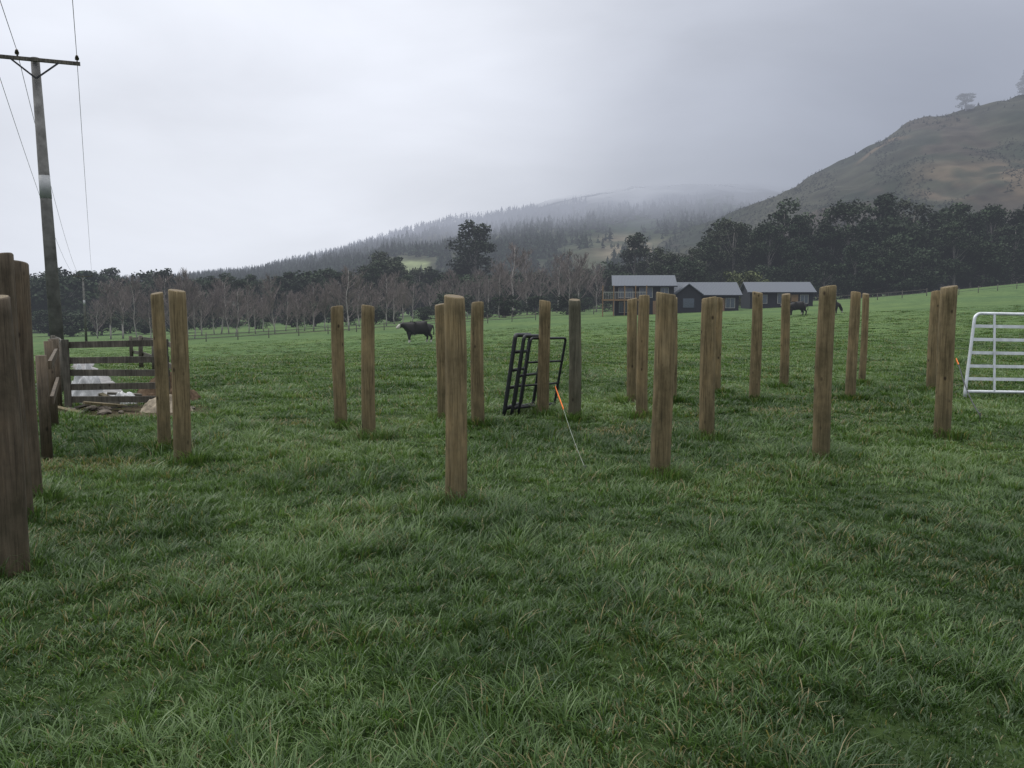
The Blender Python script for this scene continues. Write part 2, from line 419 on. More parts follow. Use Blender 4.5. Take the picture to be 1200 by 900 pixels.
lump('soil_heap',(-5.85,13.9),.6,.4,.38,plain('soil',(.085,.06,.04),.95,.1,var=.5,scale=12,bs=1),1.3,'low brown heap of soil behind the yard gate','soil')
lump('tarpaulin',(-7.05,13.6),.33,.26,.5,WP,4.1,'crumpled white plastic sheet beside the yard fence','tarpaulin')
lump('tarpaulin',(-6.35,13.5),.3,.2,.16,WP,9.1,'flattened white plastic sheet lying behind the gate','tarpaulin')
lump('hessian_sack',(-5.2,12.35),.40,.22,.2,plain('sacking',(.25,.215,.165),.9,.1,var=.45,scale=14),7.7,'flattened pale sack lying on muddy ground','sack')

# ---------------------------------------------------------------- steel hurdles
STEEL_BLK=plain('black_steel',(.016,.018,.021),.5,.4,.1,var=.3)
GALV=plain('galvanised_steel',(.56,.59,.62),.42,.5,.2,var=.2,scale=6)
def hurdle(name,w,h,rails,verts,r,mat,loc,rot,label,corner=.2,foot=.12,flat=False,rake=0.):
    e=bpy.data.objects.new(name,None);COL.objects.link(e);e.location=loc;e.rotation_euler=rot
    e['label']=label;e['category']='gate'
    P=[]
    for cx,cz,a0 in ((corner,h-corner,180),(w-corner,h-corner,90)):
        for k in range(9):
            a=math.radians(a0-k*90/8);P.append((cx+corner*math.cos(a)+(rake if a0==180 else 0),0,cz+corner*math.sin(a)))
    mb=MB();mb.tube([(0,0,0),(0,0,foot)]+P+[(w,0,foot),(w,0,0)],r,10);mb.tube([(0,0,foot),(w,0,foot)],r,10)
    link('frame',mb.mesh('frame',[mat]),e)
    for z in rails:
        mb=MB();x0=rake*(z-foot)/(h-foot-corner)
        if flat: mb.box(((w+x0)/2,0,z),(w-x0,r*1.1,r*2.0))
        else: mb.tube([(x0,0,z),(w,0,z)],r*.8,8)
        link('rail',mb.mesh('rail',[mat]),e)
    for x in verts:
        mb=MB();mb.box((x,-r*.95,(h+foot)/2),(r*1.3,r*.6,h-foot-.04));link('upright',mb.mesh('upright',[mat]),e)
    return e
R_=math.radians
hurdle('steel_hurdle',.75,1.2,[.42,.68,.95],[.38],.032,STEEL_BLK,(-.12,12.0,g(-.1,12.1)),(R_(8),R_(2),R_(72)),'black steel stock hurdle leaning against a timber post',.05)
hurdle('steel_hurdle',.78,1.19,[.6],[],.026,STEEL_BLK,(-.01,12.02,g(-.1,12.1)),(R_(9),R_(2),R_(66)),'black steel gate frame stacked against another hurdle',.05)
hurdle('steel_hurdle',.9,1.16,[.45,.8],[],.020,STEEL_BLK,(.09,12.1,g(.1,12.1)),(R_(10),R_(2),R_(52)),'thin black steel frame leaning beside a timber post',.05)
hurdle('galvanised_hurdle',2.3,1.47,[.34,.56,.79,1.02,1.25],[.5,1.25],.027,GALV,(7.80,14.15,g(7.9,14.1)),(R_(-7),R_(1),R_(2)),'pale galvanised steel stock hurdle with rounded top corners',.12,flat=True,rake=.16)

ORANGE=plain('orange_webbing',(.75,.17,.03),.6,.3,var=.1)
CORD=plain('pale_cord',(.22,.24,.21),.7,.2,var=.1)
def strap(p0,p1,frac,label,cordmat,cr,sag=.03):
    p0=Vector(p0);p1=Vector(p1)
    e=bpy.data.objects.new('guy_rope',None);COL.objects.link(e);e.location=(p1.x,p1.y,p1.z)
    e['label']=label;e['category']='rope'
    pm=p0.lerp(p1,frac)
    mb=MB();mb.beam(p0-p1,pm-p1,.008,.026);link('webbing',mb.mesh('webbing',[ORANGE]),e)
    mb=MB();pts=[]
    for i in range(13):
        t=i/12;q=pm.lerp(p1,t)-p1;q.z-=sag*math.sin(math.pi*t);pts.append(q)
    mb.tube(pts,cr,6);link('cord',mb.mesh('cord',[cordmat]),e)
    mb=MB();mb.tube([(0,0,-.15),(0,0,.03)],.006,8);mb.tube([(-.015,0,.025),(.015,0,.025)],.005,8);link('peg',mb.mesh('peg',[STEEL_BLK]),e)
strap((.63,12.0,.42),(.724,8.05,g(.724,8.05)+.03),.36,'orange webbing strap and pale cord pegged into grass',CORD,.0028)
strap((7.26,13.5,.72),(6.45,11.3,g(6.45,11.3)+.09),.12,'dark cord with orange end pegged beside the hurdle',STEEL_BLK,.009,.08)

# ---------------------------------------------------------------- power poles and wires
POLE=plain('grey_pole',(.13,.128,.125),.85,.2,var=.35,scale=4,bs=.5)
PORC=plain('brown_porcelain',(.05,.035,.03),.25,.6,var=.1)
BAND=plain('pale_band',(.30,.31,.32),.6,.3,var=.1)
LD=Vector((-.448,.894,0));CD=Vector((.894,.448,0))
def pole(x,y,h,r,label,arm=1.2,detail=True,lean=0.):
    e=bpy.data.objects.new('power_pole',None);COL.objects.link(e);z=g(x,y);e.location=(x,y,z)
    e['label']=label;e['category']='power pole';e['group']='poles of the power line';e.rotation_euler=(0,lean,0)
    mb=MB();mb.tube([(0,0,-.4),(0,0,h*.5),(0,0,h+.1)],[r,r*.80,r*.58],16);link('shaft',mb.mesh('shaft',[POLE]),e)
    mb=MB();o=LD*-(r*.66+.05);mb.beam(CD*-arm+o+Vector((0,0,h)),CD*arm+o+Vector((0,0,h)),.09,.10);link('crossarm',mb.mesh('crossarm',[W_OLD]),e)
    offs=(-arm+.08,-.45,arm-.08)
    for k in offs:
        mb=MB();p=CD*k+o
        mb.tube([p+Vector((0,0,h+.05+q)) for q in (0,.06,.061,.1,.101,.15,.151,.2)],[.018,.018,.06,.05,.065,.045,.05,.03],10)
        link('insulator',mb.mesh('insulator',[PORC]),e)
    if detail:
        for s in(-1,1):
            mb=MB();mb.beam(CD*(s*.62)+o*1.4+Vector((0,0,h-.05)),o*1.25+Vector((0,0,h-.55)),.012,.05);link('brace',mb.mesh('brace',[STEEL_BLK]),e)
        mb=MB();mb.tube([(0,0,h*.56),(0,0,h*.56+.68)],[r*.80,r*.77],18);link('band',mb.mesh('band',[BAND]),e)
    R=Matrix.Rotation(lean,3,'Y')
    return [Vector((x,y,z))+R@(Vector((0,0,h+.24))+CD*k+o) for k in offs]
P1=pole(-14.05,25.6,9.15,.205,'tall grey timber power pole with crossarm and insulators',lean=-.022)
P2=pole(-54.,105.,8.3,.16,'slim grey power pole standing among bare trees',1.1)
P0=[p+Vector((39.6,-79,2.0)) for p in P1]
WIRE=plain('wire',(.12,.12,.13),.5,.3)
def wire(a,b,sag,n=40):
    e=MB();pts=[]
    for i in range(n+1):
        t=i/n;q=a.lerp(b,t);q=q+Vector((0,0,-4*sag*t*(1-t)));pts.append(q)
    e.tube(pts,.009,5);link('power_line',e.mesh('power_line',[WIRE]),None,label='thin dark overhead wire strung between power poles',category='wire',group='overhead wires')
for a,b,c in zip(P0,P1,P2): wire(b,c,1.1);wire(a,b,1.0)

# ---------------------------------------------------------------- foliage crowns
def leaf_quads(P,size,col,up=.3,asp=.7):
    n=len(P);d=rng.normal(0,1,(n,3));d[:,2]+=up;d/=np.linalg.norm(d,axis=1)[:,None]
    r=rng.normal(0,1,(n,3));a=np.cross(d,r);a/=np.linalg.norm(a,axis=1)[:,None]+1e-9;b=np.cross(d,a)
    s=(size*(.6+.8*rng.random(n)))[:,None]
    V=np.stack([P-a*s-b*s*asp*.5,P+a*s*.2-b*s*asp,P+a*s+b*s*asp*.4,P-a*s*.3+b*s*asp],1)
    F=np.arange(n*4).reshape(n,4);return V.reshape(-1,3),F,np.repeat(col,4,0)
def crown_clumps(kind,sd):
    r=np.random.default_rng(sd);c=[]
    if kind=='gum':
        for i in range(34):
            z=.22+.70*r.random();w=.21*math.sqrt(max(.03,1-((z-.55)/.42)**2))
            a=r.random()*6.28;q=r.random()**.5*w;c.append((q*math.cos(a),q*math.sin(a),z,.045+.04*r.random()))
    elif kind=='cypress':
        for i in range(46):
            z=.06+.86*r.random()**1.2;w=.30*(1-z)**.65
            a=r.random()*6.28;q=(.35+.65*r.random())*w;c.append((q*math.cos(a),q*math.sin(a),z,.045+.05*(1-z)+.02*r.random()))
    elif kind=='tall':
        for i in range(60):
            z=.08+.84*r.random();w=.17*math.sqrt(max(.03,1-((z-.45)/.5)**2))
            a=r.random()*6.28;q=r.random()**.5*w;c.append((q*math.cos(a),q*math.sin(a),z,.04+.035*r.random()))
    elif kind=='pine':
        for i in range(34):
            z=.15+.82*r.random();w=.2*(1-z)**.8+.01
            a=r.random()*6.28;q=r.random()**.6*w;c.append((q*math.cos(a),q*math.sin(a),z,.035+.05*(1-z)))
    else:
        for i in range(30):
            z=.12+.72*r.random();w=.42*math.sqrt(max(.02,1-((z-.45)/.52)**2))
            a=r.random()*6.28;q=r.random()**.5*w;c.append((q*math.cos(a),q*math.sin(a),z,.09+.06*r.random()))
    return np.array(c)
LEAF=attr_mat('leaves',.7,.1,True)
def crown_mesh(kind,sd,nleaf,size,base,var=.5):
    c=crown_clumps(kind,sd);k=rng.integers(0,len(c),nleaf)
    d=rng.normal(0,1,(nleaf,3));d/=np.linalg.norm(d,axis=1)[:,None]
    rad=c[k,3]*(.35+.8*rng.random(nleaf)**.7)
    sq=np.array([1.2,1.2,.85]);P=c[k,:3]+d*rad[:,None]*sq
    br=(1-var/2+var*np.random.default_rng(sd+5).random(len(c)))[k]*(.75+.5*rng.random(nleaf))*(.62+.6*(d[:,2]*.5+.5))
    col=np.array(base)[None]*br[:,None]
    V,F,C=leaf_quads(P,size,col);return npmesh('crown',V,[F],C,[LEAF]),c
BARK=plain('bark',(.18,.165,.15),.9,.15,haze=True,var=.3,scale=3)
def trunk_mesh(c,r=.014,n=9,sd=0,top=.85):
    mb=MB();rr=random.Random(sd);sway=rr.uniform(-.02,.02)
    mb.tube([(0,0,-.03),(0,0,.02),(sway*.5,0,top*.35),(sway,sway,top*.7),(sway*.5,0,top)],[r*1.5,r*1.1,r*.9,r*.55,r*.15],8)
    for q in c[:n]:
        z0=max(.08,q[2]*.62)
        p=Vector((sway*.7,0,z0));e=Vector(q[:3]);mid=p.lerp(e,.5)+Vector((0,0,-.015))
        mb.tube([p,mid,e],[r*.42,r*.26,r*.08],5,cap=False)
    return mb.mesh('trunk',[BARK])
lib={}
def mk(kind,key,n,size,base,cnt=3,var=.5,top=.85,r=.014):
    for i in range(cnt):
        cm,c=crown_mesh(kind,sum(map(ord,key))+i*31,n,size,base,var)
        lib.setdefault(key,[]).append((trunk_mesh(c,r,14,i,top),cm))
mk('gum','gum',4400,.0125,(.027,.041,.022),5,.8)
mk('gum','palegum',3200,.012,(.042,.052,.032),3,.7)
mk('cypress','cypress',5000,.0135,(.019,.031,.017),4,.7,r=.02)
mk('tall','tall',5200,.012,(.022,.032,.019),1,.7,r=.018)
mk('pine','pine',2800,.014,(.018,.032,.018),3,.6)
mk('bush','olive',3200,.024,(.085,.10,.042),2,.6,.7,.02)
mk('bush','darkbush',3000,.024,(.024,.037,.020),4,.7,.7,.02)
names={'gum':('gum_tree','tall dark gum tree with ragged crown behind paddock'),'palegum':('gum_tree','pale grey green gum tree with open crown'),'cypress':('cypress_tree','dense dark cypress tree in the shelter belt'),
 'tall':('macrocarpa_tree','tall narrow dark tree rising above bare trees'),
 'pine':('pine_tree','dark green pine tree on the valley floor'),'olive':('broadleaf_tree','rounded olive green tree beside the farm buildings'),'darkbush':('broadleaf_tree','low dark green bushy tree along the field edge')}
def tree(key,X,Y,h,wf=1.):
    if key=='gum' and random.random()<.3: key='palegum'
    t,c=random.choice(lib[key]);nm,lb=names[key]
    e=bpy.data.objects.new(nm,None);COL.objects.link(e);e.location=(X,Y,g(X,Y)-.2);e.rotation_euler=(0,0,random.random()*6.28);e.scale=(h*wf,h*wf,h)
    e['label']=lb;e['category']='tree';e['group']='trees around the paddocks: '+nm.replace('_',' ')
    link('trunk',t,e);link('crown',c,e)
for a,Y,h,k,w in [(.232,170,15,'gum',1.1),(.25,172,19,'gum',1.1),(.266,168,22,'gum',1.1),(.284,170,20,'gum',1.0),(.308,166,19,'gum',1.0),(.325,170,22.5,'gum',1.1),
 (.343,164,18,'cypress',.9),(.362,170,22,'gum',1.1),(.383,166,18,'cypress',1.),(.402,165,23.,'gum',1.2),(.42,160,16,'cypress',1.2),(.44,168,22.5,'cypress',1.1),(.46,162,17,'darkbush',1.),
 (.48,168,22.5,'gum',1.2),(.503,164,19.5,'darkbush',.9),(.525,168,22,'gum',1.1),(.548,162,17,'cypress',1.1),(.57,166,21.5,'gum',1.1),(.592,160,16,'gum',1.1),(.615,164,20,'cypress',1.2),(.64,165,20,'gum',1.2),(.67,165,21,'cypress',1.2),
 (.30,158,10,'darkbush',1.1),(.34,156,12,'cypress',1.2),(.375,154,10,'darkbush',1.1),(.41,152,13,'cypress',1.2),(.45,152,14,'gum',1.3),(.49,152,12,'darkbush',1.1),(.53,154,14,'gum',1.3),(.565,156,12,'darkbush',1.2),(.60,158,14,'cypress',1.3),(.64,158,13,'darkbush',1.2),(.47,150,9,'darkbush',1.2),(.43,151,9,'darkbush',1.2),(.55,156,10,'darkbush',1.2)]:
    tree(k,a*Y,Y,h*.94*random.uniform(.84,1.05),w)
a=.24
while a<.68:   # denser rear row closing the shelter belt
    Y=random.uniform(175,190);tree(random.choice(['darkbush','cypress']),a*Y,Y,random.uniform(13,19),random.uniform(.9,1.2));a+=random.uniform(.02,.03)
for a,Y,h,w in [(.277,128,6.3,1.1),(.262,132,4.5,1.2),(.292,135,5,1.1)]: tree('olive',a*Y,Y,h,w)
for a,Y,h,k,w in [(-.046,200,23.5,'tall',1.25),(-.053,206,17,'darkbush',.6),(-.155,205,17,'gum',1.3),(-.172,200,14,'gum',1.2),(-.136,208,15,'pine',1.3),(.148,182,17,'tall',1.1),(.162,180,13,'gum',1.1),(.132,185,12,'darkbush',1.),
 (.18,160,12,'gum',1.2),(.2,158,11,'darkbush',1.1),(.215,160,12,'gum',1.2),(.11,175,9,'darkbush',1.1),(.09,178,9,'gum',1.1),(.06,185,10,'gum',1.2),(.03,180,9,'darkbush',1.2),(0,190,10,'gum',1.3)]:
    tree(k,a*Y,Y,h,w)
a=-.62
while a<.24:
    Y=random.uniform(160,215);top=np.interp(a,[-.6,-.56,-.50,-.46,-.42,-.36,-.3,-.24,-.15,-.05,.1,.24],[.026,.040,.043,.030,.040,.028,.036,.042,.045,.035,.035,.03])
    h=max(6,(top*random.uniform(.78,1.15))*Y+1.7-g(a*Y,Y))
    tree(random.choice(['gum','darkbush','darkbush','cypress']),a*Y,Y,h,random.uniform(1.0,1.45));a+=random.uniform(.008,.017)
for i in range(26):
    a=-.6+i*.033+random.uniform(-.008,.008);Y=random.uniform(126,150);tree('darkbush',a*Y,Y,random.uniform(2.5,5.),1.5)

# bare trees
TW=plain('twigs',(.165,.140,.133),.9,.1,haze=True,var=.2)
TP=plain('pale_bark',(.30,.28,.265),.85,.15,haze=True,var=.2,scale=5)
def bare(sd):
    r=random.Random(sd);tb=MB();cb=MB()
    ax=[(0,0,-.02)];x=y=0
    for i in range(1,9):
        x+=r.uniform(-.02,.02);y+=r.uniform(-.02,.02);ax.append((x,y,i/8))
    tb.tube(ax,[.012*(1-.85*i/8) for i in range(9)],7)
    def br(p,d,L,rad,lev):
        n=3;pts=[p];q=Vector(p);dd=Vector(d)
        for i in range(n):
            dd=(dd+Vector((r.uniform(-.2,.2),r.uniform(-.2,.2),.16))).normalized();q=q+dd*L/n;pts.append(q.copy())
        cb.tube(pts,[rad*(1-.75*i/n) for i in range(n+1)],3,cap=False,smooth=False)
        if lev<3:
            for k in range(7 if lev==1 else 5):
                t=r.uniform(.25,1);i=min(n-1,int(t*n));s=pts[i].lerp(pts[i+1],t*n-i) if i<n else pts[-1]
                nd=(dd+Vector((r.uniform(-1,1),r.uniform(-1,1),r.uniform(-.3,.7)))*.8).normalized()
                br(s,nd,L*r.uniform(.4,.6),max(rad*.6,.0017),lev+1)
    lo=r.uniform(.12,.28);N=r.randint(24,32);asc=r.uniform(.6,1.2)
    for k in range(N):
        t=lo+(.97-lo)*k/N;i=min(7,int(t*8));p=Vector(ax[i]).lerp(Vector(ax[i+1]),t*8-i)
        a=r.random()*6.28;d=Vector((math.cos(a),math.sin(a),asc)).normalized()
        br(p,d,(.34*(1-t)+.10)*r.uniform(.7,1.25),.005,1)
    return tb.mesh('trunk',[TP]),cb.mesh('crown',[TW])
bl=[bare(i) for i in range(8)]
def bare_tree(X,Y,h,w=1.):
    t,c=random.choice(bl);e=bpy.data.objects.new('bare_tree',None);COL.objects.link(e);e.location=(X,Y,g(X,Y));e.rotation_euler=(0,0,random.random()*6.28);e.scale=(h*w,h*w,h)
    e['label']='leafless winter tree with pale trunk and mauve twigs';e['category']='tree';e['group']='leafless trees along the field edge'
    link('trunk',t,e);link('crown',c,e)
a=-.50
while a<-.12:
    Y=random.uniform(99,120);bare_tree(a*Y,Y,random.uniform(4.5,8.),random.uniform(1.,1.5));a+=random.uniform(.008,.018)
a=-.12
while a<.11:
    Y=random.uniform(125,160);bare_tree(a*Y,Y,random.uniform(5.,8.5) if a<0 else random.uniform(7,12.),random.uniform(.9,1.3));a+=random.uniform(.011,.021)

# far fences
FW=plain('far_fence_timber',(.11,.10,.088),.9,.1,haze=True)
fp=[(-36+ i*3.0,88+ i*1.32) for i in range(14)]
fence('paddock_fence',fp,1.05,.05,[.4,.75],.03,.07,FW,'dark post and rail fence along the paddock edge',group='paddock fences')
fence('paddock_fence',[(66+i*3.2,123+i*.6) for i in range(12)],1.0,.05,[.45,.8],.02,.04,FW,'low post and rail fence crossing a grassy rise',group='paddock fences')
fence('paddock_fence',[(12+i*4.,122+i*.5) for i in range(14)],1.1,.06,[.5,1.0],.03,.08,FW,'dark post and rail fence behind the farm buildings',group='paddock fences')

# ---------------------------------------------------------------- houses
NAVY=plain('dark_cladding',(.015,.017,.024),.6,.25,haze=True,var=.15,scale=2)
def roofm():
    m=M('grey_metal_roof');w=m.n('ShaderNodeTexWave',{'Vector':m.obj(),'Scale':1.6},bands_direction='X').outputs['Fac']
    return m.done(m.bsdf(m.ramp(w,[(.1,(.060,.070,.088)),(.5,(.082,.095,.117))]),.55,.25,0,w,.3,.03),True)
ROOF=roofm()
GLASS=plain('window_glass',(.06,.075,.10),.08,.7,haze=True,var=.3)
TRIM=plain('white_trim',(.28,.28,.27),.6,.3,haze=True)
WARM=plain('cedar_trim',(.20,.125,.07),.7,.2,haze=True)
def house(name,X,Y,rot,w,d,hw,hr,label,wins,gable='none',porch=False):
    z=g(X,Y)-.25
    e=bpy.data.objects.new(name,None);COL.objects.link(e);e.location=(X,Y,z);e.rotation_euler=(0,0,rot);e['label']=label;e['category']='house'
    hx,hy=w/2,d/2;mb=MB()
    V=[(-hx,-hy,0),(hx,-hy,0),(hx,hy,0),(-hx,hy,0),(-hx,-hy,hw),(hx,-hy,hw),(hx,hy,hw),(-hx,hy,hw),(-hx,0,hr-.05),(hx,0,hr-.05)]
    mb.add(V,[(0,1,5,4),(2,3,7,6),(1,2,6,9,5),(3,0,4,8,7),(0,3,2,1)]);link('wall',mb.mesh('wall',[NAVY]),e)
    mb=MB();o=.4;t=.14
    for s in(-1,1):
        sl=(hr-hw)/hy;ye=s*(hy+o);ze=hw-sl*o
        V=[(-hx-o,ye,ze),(hx+o,ye,ze),(hx+o,0,hr),(-hx-o,0,hr)];V+=[(a,b,c+t) for a,b,c in V]
        mb.add(V,[(0,3,2,1),(4,5,6,7),(0,1,5,4),(1,2,6,5),(3,0,4,7)] if s<0 else [(0,1,2,3),(4,7,6,5),(1,0,4,5),(2,1,5,6),(0,3,7,4)])
    rf=link('roof',mb.mesh('roof',[ROOF]),e)
    mb=MB();mb.beam((-hx-o,-hy-o-.06,hw-(hr-hw)/hy*o+.05),(hx+o,-hy-o-.06,hw-(hr-hw)/hy*o+.05),.1,.13);link('gutter',mb.mesh('gutter',[NAVY]),rf)
    for (wx,wz,ww,wh) in wins:
        mb=MB();mb.box((0,0,0),(ww,.05,wh));wn=link('window',mb.mesh('window',[GLASS]),e,(wx,-hy-.028,wz))
        mb=MB()
        for sx in(-1,1): mb.box((sx*(ww/2+.035),-.01,0),(.07,.09,wh+.14))
        for sz in(-1,1): mb.box((0,-.012,sz*(wh/2+.035)),(ww,.09,.07))
        mb.box((0,-.04,0),(.06,.03,wh));link('frame',mb.mesh('frame',[TRIM]),wn)
    mb=MB();mb.box((0,0,1.02),(.95,.06,2.04));dr=link('door',mb.mesh('door',[WARM]),e,(hx*.42,-hy-.032,0))
    mb=MB();mb.tube([(.35,-.06,1),(.35,-.06,1.12)],.02,6);link('handle',mb.mesh('handle',[TRIM]),dr)
    if gable!='none':
        gx=gable[0];gw=gable[1];gh=gable[2];mb=MB();y0=-hy-1.2
        V=[(gx-gw,y0,0),(gx+gw,y0,0),(gx+gw,0,0),(gx-gw,0,0),(gx-gw,y0,hw),(gx+gw,y0,hw),(gx+gw,0,hw),(gx-gw,0,hw),(gx,y0,gh),(gx,0,gh)]
        mb.add(V,[(0,1,5,8,4),(1,2,6,5),(3,0,4,7),(2,3,7,9,6)]);gb=link('gable_wing',mb.mesh('gable_wing',[NAVY]),e)
        mb=MB()
        for s in(-1,1):
            V=[(gx,y0-.3,gh+.02),(gx+s*(gw+.3),y0-.3,hw-.1),(gx+s*(gw+.3),.3,hw-.1),(gx,.3,gh+.02)];V+=[(a,b,c+.12) for a,b,c in V]
            mb.add(V,[(0,1,2,3),(4,7,6,5),(0,4,5,1),(1,5,6,2),(2,6,7,3)])
        link('gable_roof',mb.mesh('gable_roof',[ROOF]),gb)
        mb=MB();mb.box((gx,y0-.03,1.4),(gw*.9,.05,1.2));link('window',mb.mesh('window',[GLASS]),gb)
    return e
h1=house('two_storey_house',17.6,112,-.1,7.6,7,4.0,5.3,'two storey dark house with balcony and grey roof',[(-2.4,3.1,1.8,1.2),(.2,3.1,1.6,1.2),(-2.4,1.2,1.6,1.3),(2.6,3.2,.9,1.0)])
mb=MB();mb.box((0,0,2.15),(5.8,2.2,.2));bal=link('balcony',mb.mesh('balcony',[WARM]),h1,(-2.6,-4.6,0))
for k in range(5):
    mb=MB();mb.box((-2.8+k*1.39,-1.0,2.0),(.13,.13,4.0));link('column',mb.mesh('column',[WARM]),bal)
mb=MB();mb.box((0,-1.02,3.15),(5.7,.07,.08))
for k in range(26): mb.box((-2.7+k*.214,-1.02,2.7),(.04,.04,.85))
link('balustrade',mb.mesh('balustrade',[TRIM]),bal)
house('farm_house',26.0,113,-.06,8.0,7,2.5,4.05,'long single storey dark house with grey gabled roof',[(.2,1.4,1.5,1.2),(2.9,1.4,1.1,1.2)],gable=(-2.7,1.6,3.8))
house('farm_building',37.9,119.5,-.08,8.6,6.5,2.4,3.7,'low dark farm building with grey metal roof',[(-2.6,1.4,1.2,1.1),(.2,1.5,1.4,1.3),(3.1,1.4,1.,1.1)])

# ---------------------------------------------------------------- cows
HIDE=plain('black_hide',(.012,.011,.011),.7,.25,haze=True,var=.2)
WHT=plain('white_hide',(.42,.40,.37),.8,.2,haze=True,var=.1)
def cow_mesh(pose):
    verts=[];rad=[];E=[]
    def v(p,r): verts.append(p);rad.append(r if hasattr(r,'__len__') else (r,r));return len(verts)-1
    c=v((0,0,.93),(.44,.42));f=v((.38,0,.94),(.43,.40));sh=v((.68,0,1.02),(.37,.31));r1=v((-.38,0,.96),(.42,.39));rp=v((-.68,0,1.04),(.32,.30))
    E+=[(c,f),(f,sh),(c,r1),(r1,rp)]
    if pose=='stand': nk=[((.92,0,1.13),(.27,.20)),((1.10,0,1.18),(.19,.17)),((1.25,0,1.14),(.14,.14)),((1.40,0,1.0),(.095,.10)),((1.47,0,.93),(.08,.085))]
    else: nk=[((.98,0,.92),(.22,.16)),((1.18,0,.64),(.15,.13)),((1.30,0,.42),(.12,.12)),((1.38,0,.2),(.08,.085)),((1.40,0,.1),(.065,.07))]
    pr=sh
    for p,r in nk: q=v(p,r);E.append((pr,q));pr=q;
    hd=len(verts)-3
    for s in(-1,1):
        a=v((nk[2][0][0]-.06,s*.13,nk[2][0][2]+.07),.035);b=v((nk[2][0][0]-.08,s*.25,nk[2][0][2]+.06),.03);E+=[(hd,a),(a,b)]
        dx=.06*s
        a=v((.62,s*.2,.74),.15);b=v((.64+dx,s*.2,.42),.085);d=v((.63+dx,s*.2,.12),.055);h=v((.68+dx,s*.2,.035),.065);E+=[(sh,a),(a,b),(b,d),(d,h)]
        a=v((-.58,s*.2,.78),.2);b=v((-.52-dx,s*.21,.6),.13);k=v((-.73-dx,s*.2,.42),.078);d=v((-.68-dx,s*.2,.12),.055);h=v((-.64-dx,s*.2,.035),.065);E+=[(rp,a),(a,b),(b,k),(k,d),(d,h)]
    t=v((-.95,0,1.1),.05);t2=v((-1.02,0,.8),.025);t3=v((-1.0,0,.5),.045);E+=[(rp,t),(t,t2),(t2,t3)]
    me=bpy.data.meshes.new('cow');me.from_pydata(verts,E,[]);o=bpy.data.objects.new('tmp',me);COL.objects.link(o)
    md=o.modifiers.new('s','SKIN');md.use_smooth_shade=True
    for i,sv in enumerate(me.skin_vertices[0].data): sv.radius=rad[i]
    me.skin_vertices[0].data[0].use_root=True
    o.modifiers.new('u','SUBSURF').levels=2
    dg=bpy.context.evaluated_depsgraph_get();m2=bpy.data.meshes.new_from_object(o.evaluated_get(dg));bpy.data.objects.remove(o)
    m2.name='cow';m2.materials.clear();m2.materials.append(HIDE);m2.materials.append(WHT)
    for p in m2.polygons:
        x,y,z=p.center;p.use_smooth=True
        if pose=='stand' and (x>1.26 or (z<.6 and -.05<x<.5) or z<.22): p.material_index=1
        if pose!='stand' and z<.3 and x>1.2: p.material_index=1
    return m2
cs=cow_mesh('stand');cg=cow_mesh('graze')
for x,y,r,m,l,s in [(-6.75,60,R_(207),cs,'stocky black cow with white face standing in pasture',1.15),(27.5,80,R_(185),cg,'black cow grazing beside the farm building',1.),(30.6,80,R_(15),cg,'black cow grazing on the open pasture',1.),(28.6,84,R_(150),cs,'black cow standing beside the farm building',.95)]:
    link('cow',m,None,(x,y,g(x,y)+.04),(0,0,r),(s,s,s),label=l,category='cow',group='cattle in the paddock')

# ---------------------------------------------------------------- hills
def hill(name,tab,Y0,Yr,colf,mat,amp,p=1.25,a0=-.9,a1=.95,na=420,nr=150,wav=.06):
    A=[t[0] for t in tab];Mv=[t[1] for t in tab]
    def H(a,Y):
        m=np.interp(a,A,Mv);yr=Yr*(1+wav*np.sin(a*9+1));s=np.clip((Y-Y0)/(yr-Y0),0,2)
        pr=np.where(s<1,s**p,1-.35*(s-1));X=a*Y
        n=(fbm(X/90,Y/90,5,4)-.5)*2*amp*np.sin(np.clip(s,0,1)*math.pi)**.7
        rd=(1-np.abs(2*fbm(X/55,Y/160,15,3)-1))-.7
        n=n+rd*amp*.9*np.sin(np.clip(s,0,1)*math.pi)
        n=n+(fbm(X/26,Y/40,45,3)-.5)*amp*.7*np.clip(s*2,0,1)
        n=n+(fbm(X/9,Y/9,25,2)-.5)*2.2
        return m*yr*pr+n*np.clip(m*14,.1,1)-3*(s<=0.02)+0*X
    aa=np.linspace(a0,a1,na);yy=np.concatenate([np.linspace(Y0,Yr*1.07,nr-20),np.linspace(Yr*1.08,Yr*1.5,20)])
    ga,gy=np.meshgrid(aa,yy);gz=H(ga,gy);V=np.stack([ga*gy,gy,gz],-1).reshape(-1,3)
    i=np.arange(na*nr).reshape(nr,na);F=np.stack([i[:-1,:-1],i[:-1,1:],i[1:,1:],i[1:,:-1]],-1).reshape(-1,4)
    C=colf(ga.ravel(),gy.ravel(),gz.ravel())
    link(name,npmesh(name,V,[F],C,[mat],True),kind='structure');return H
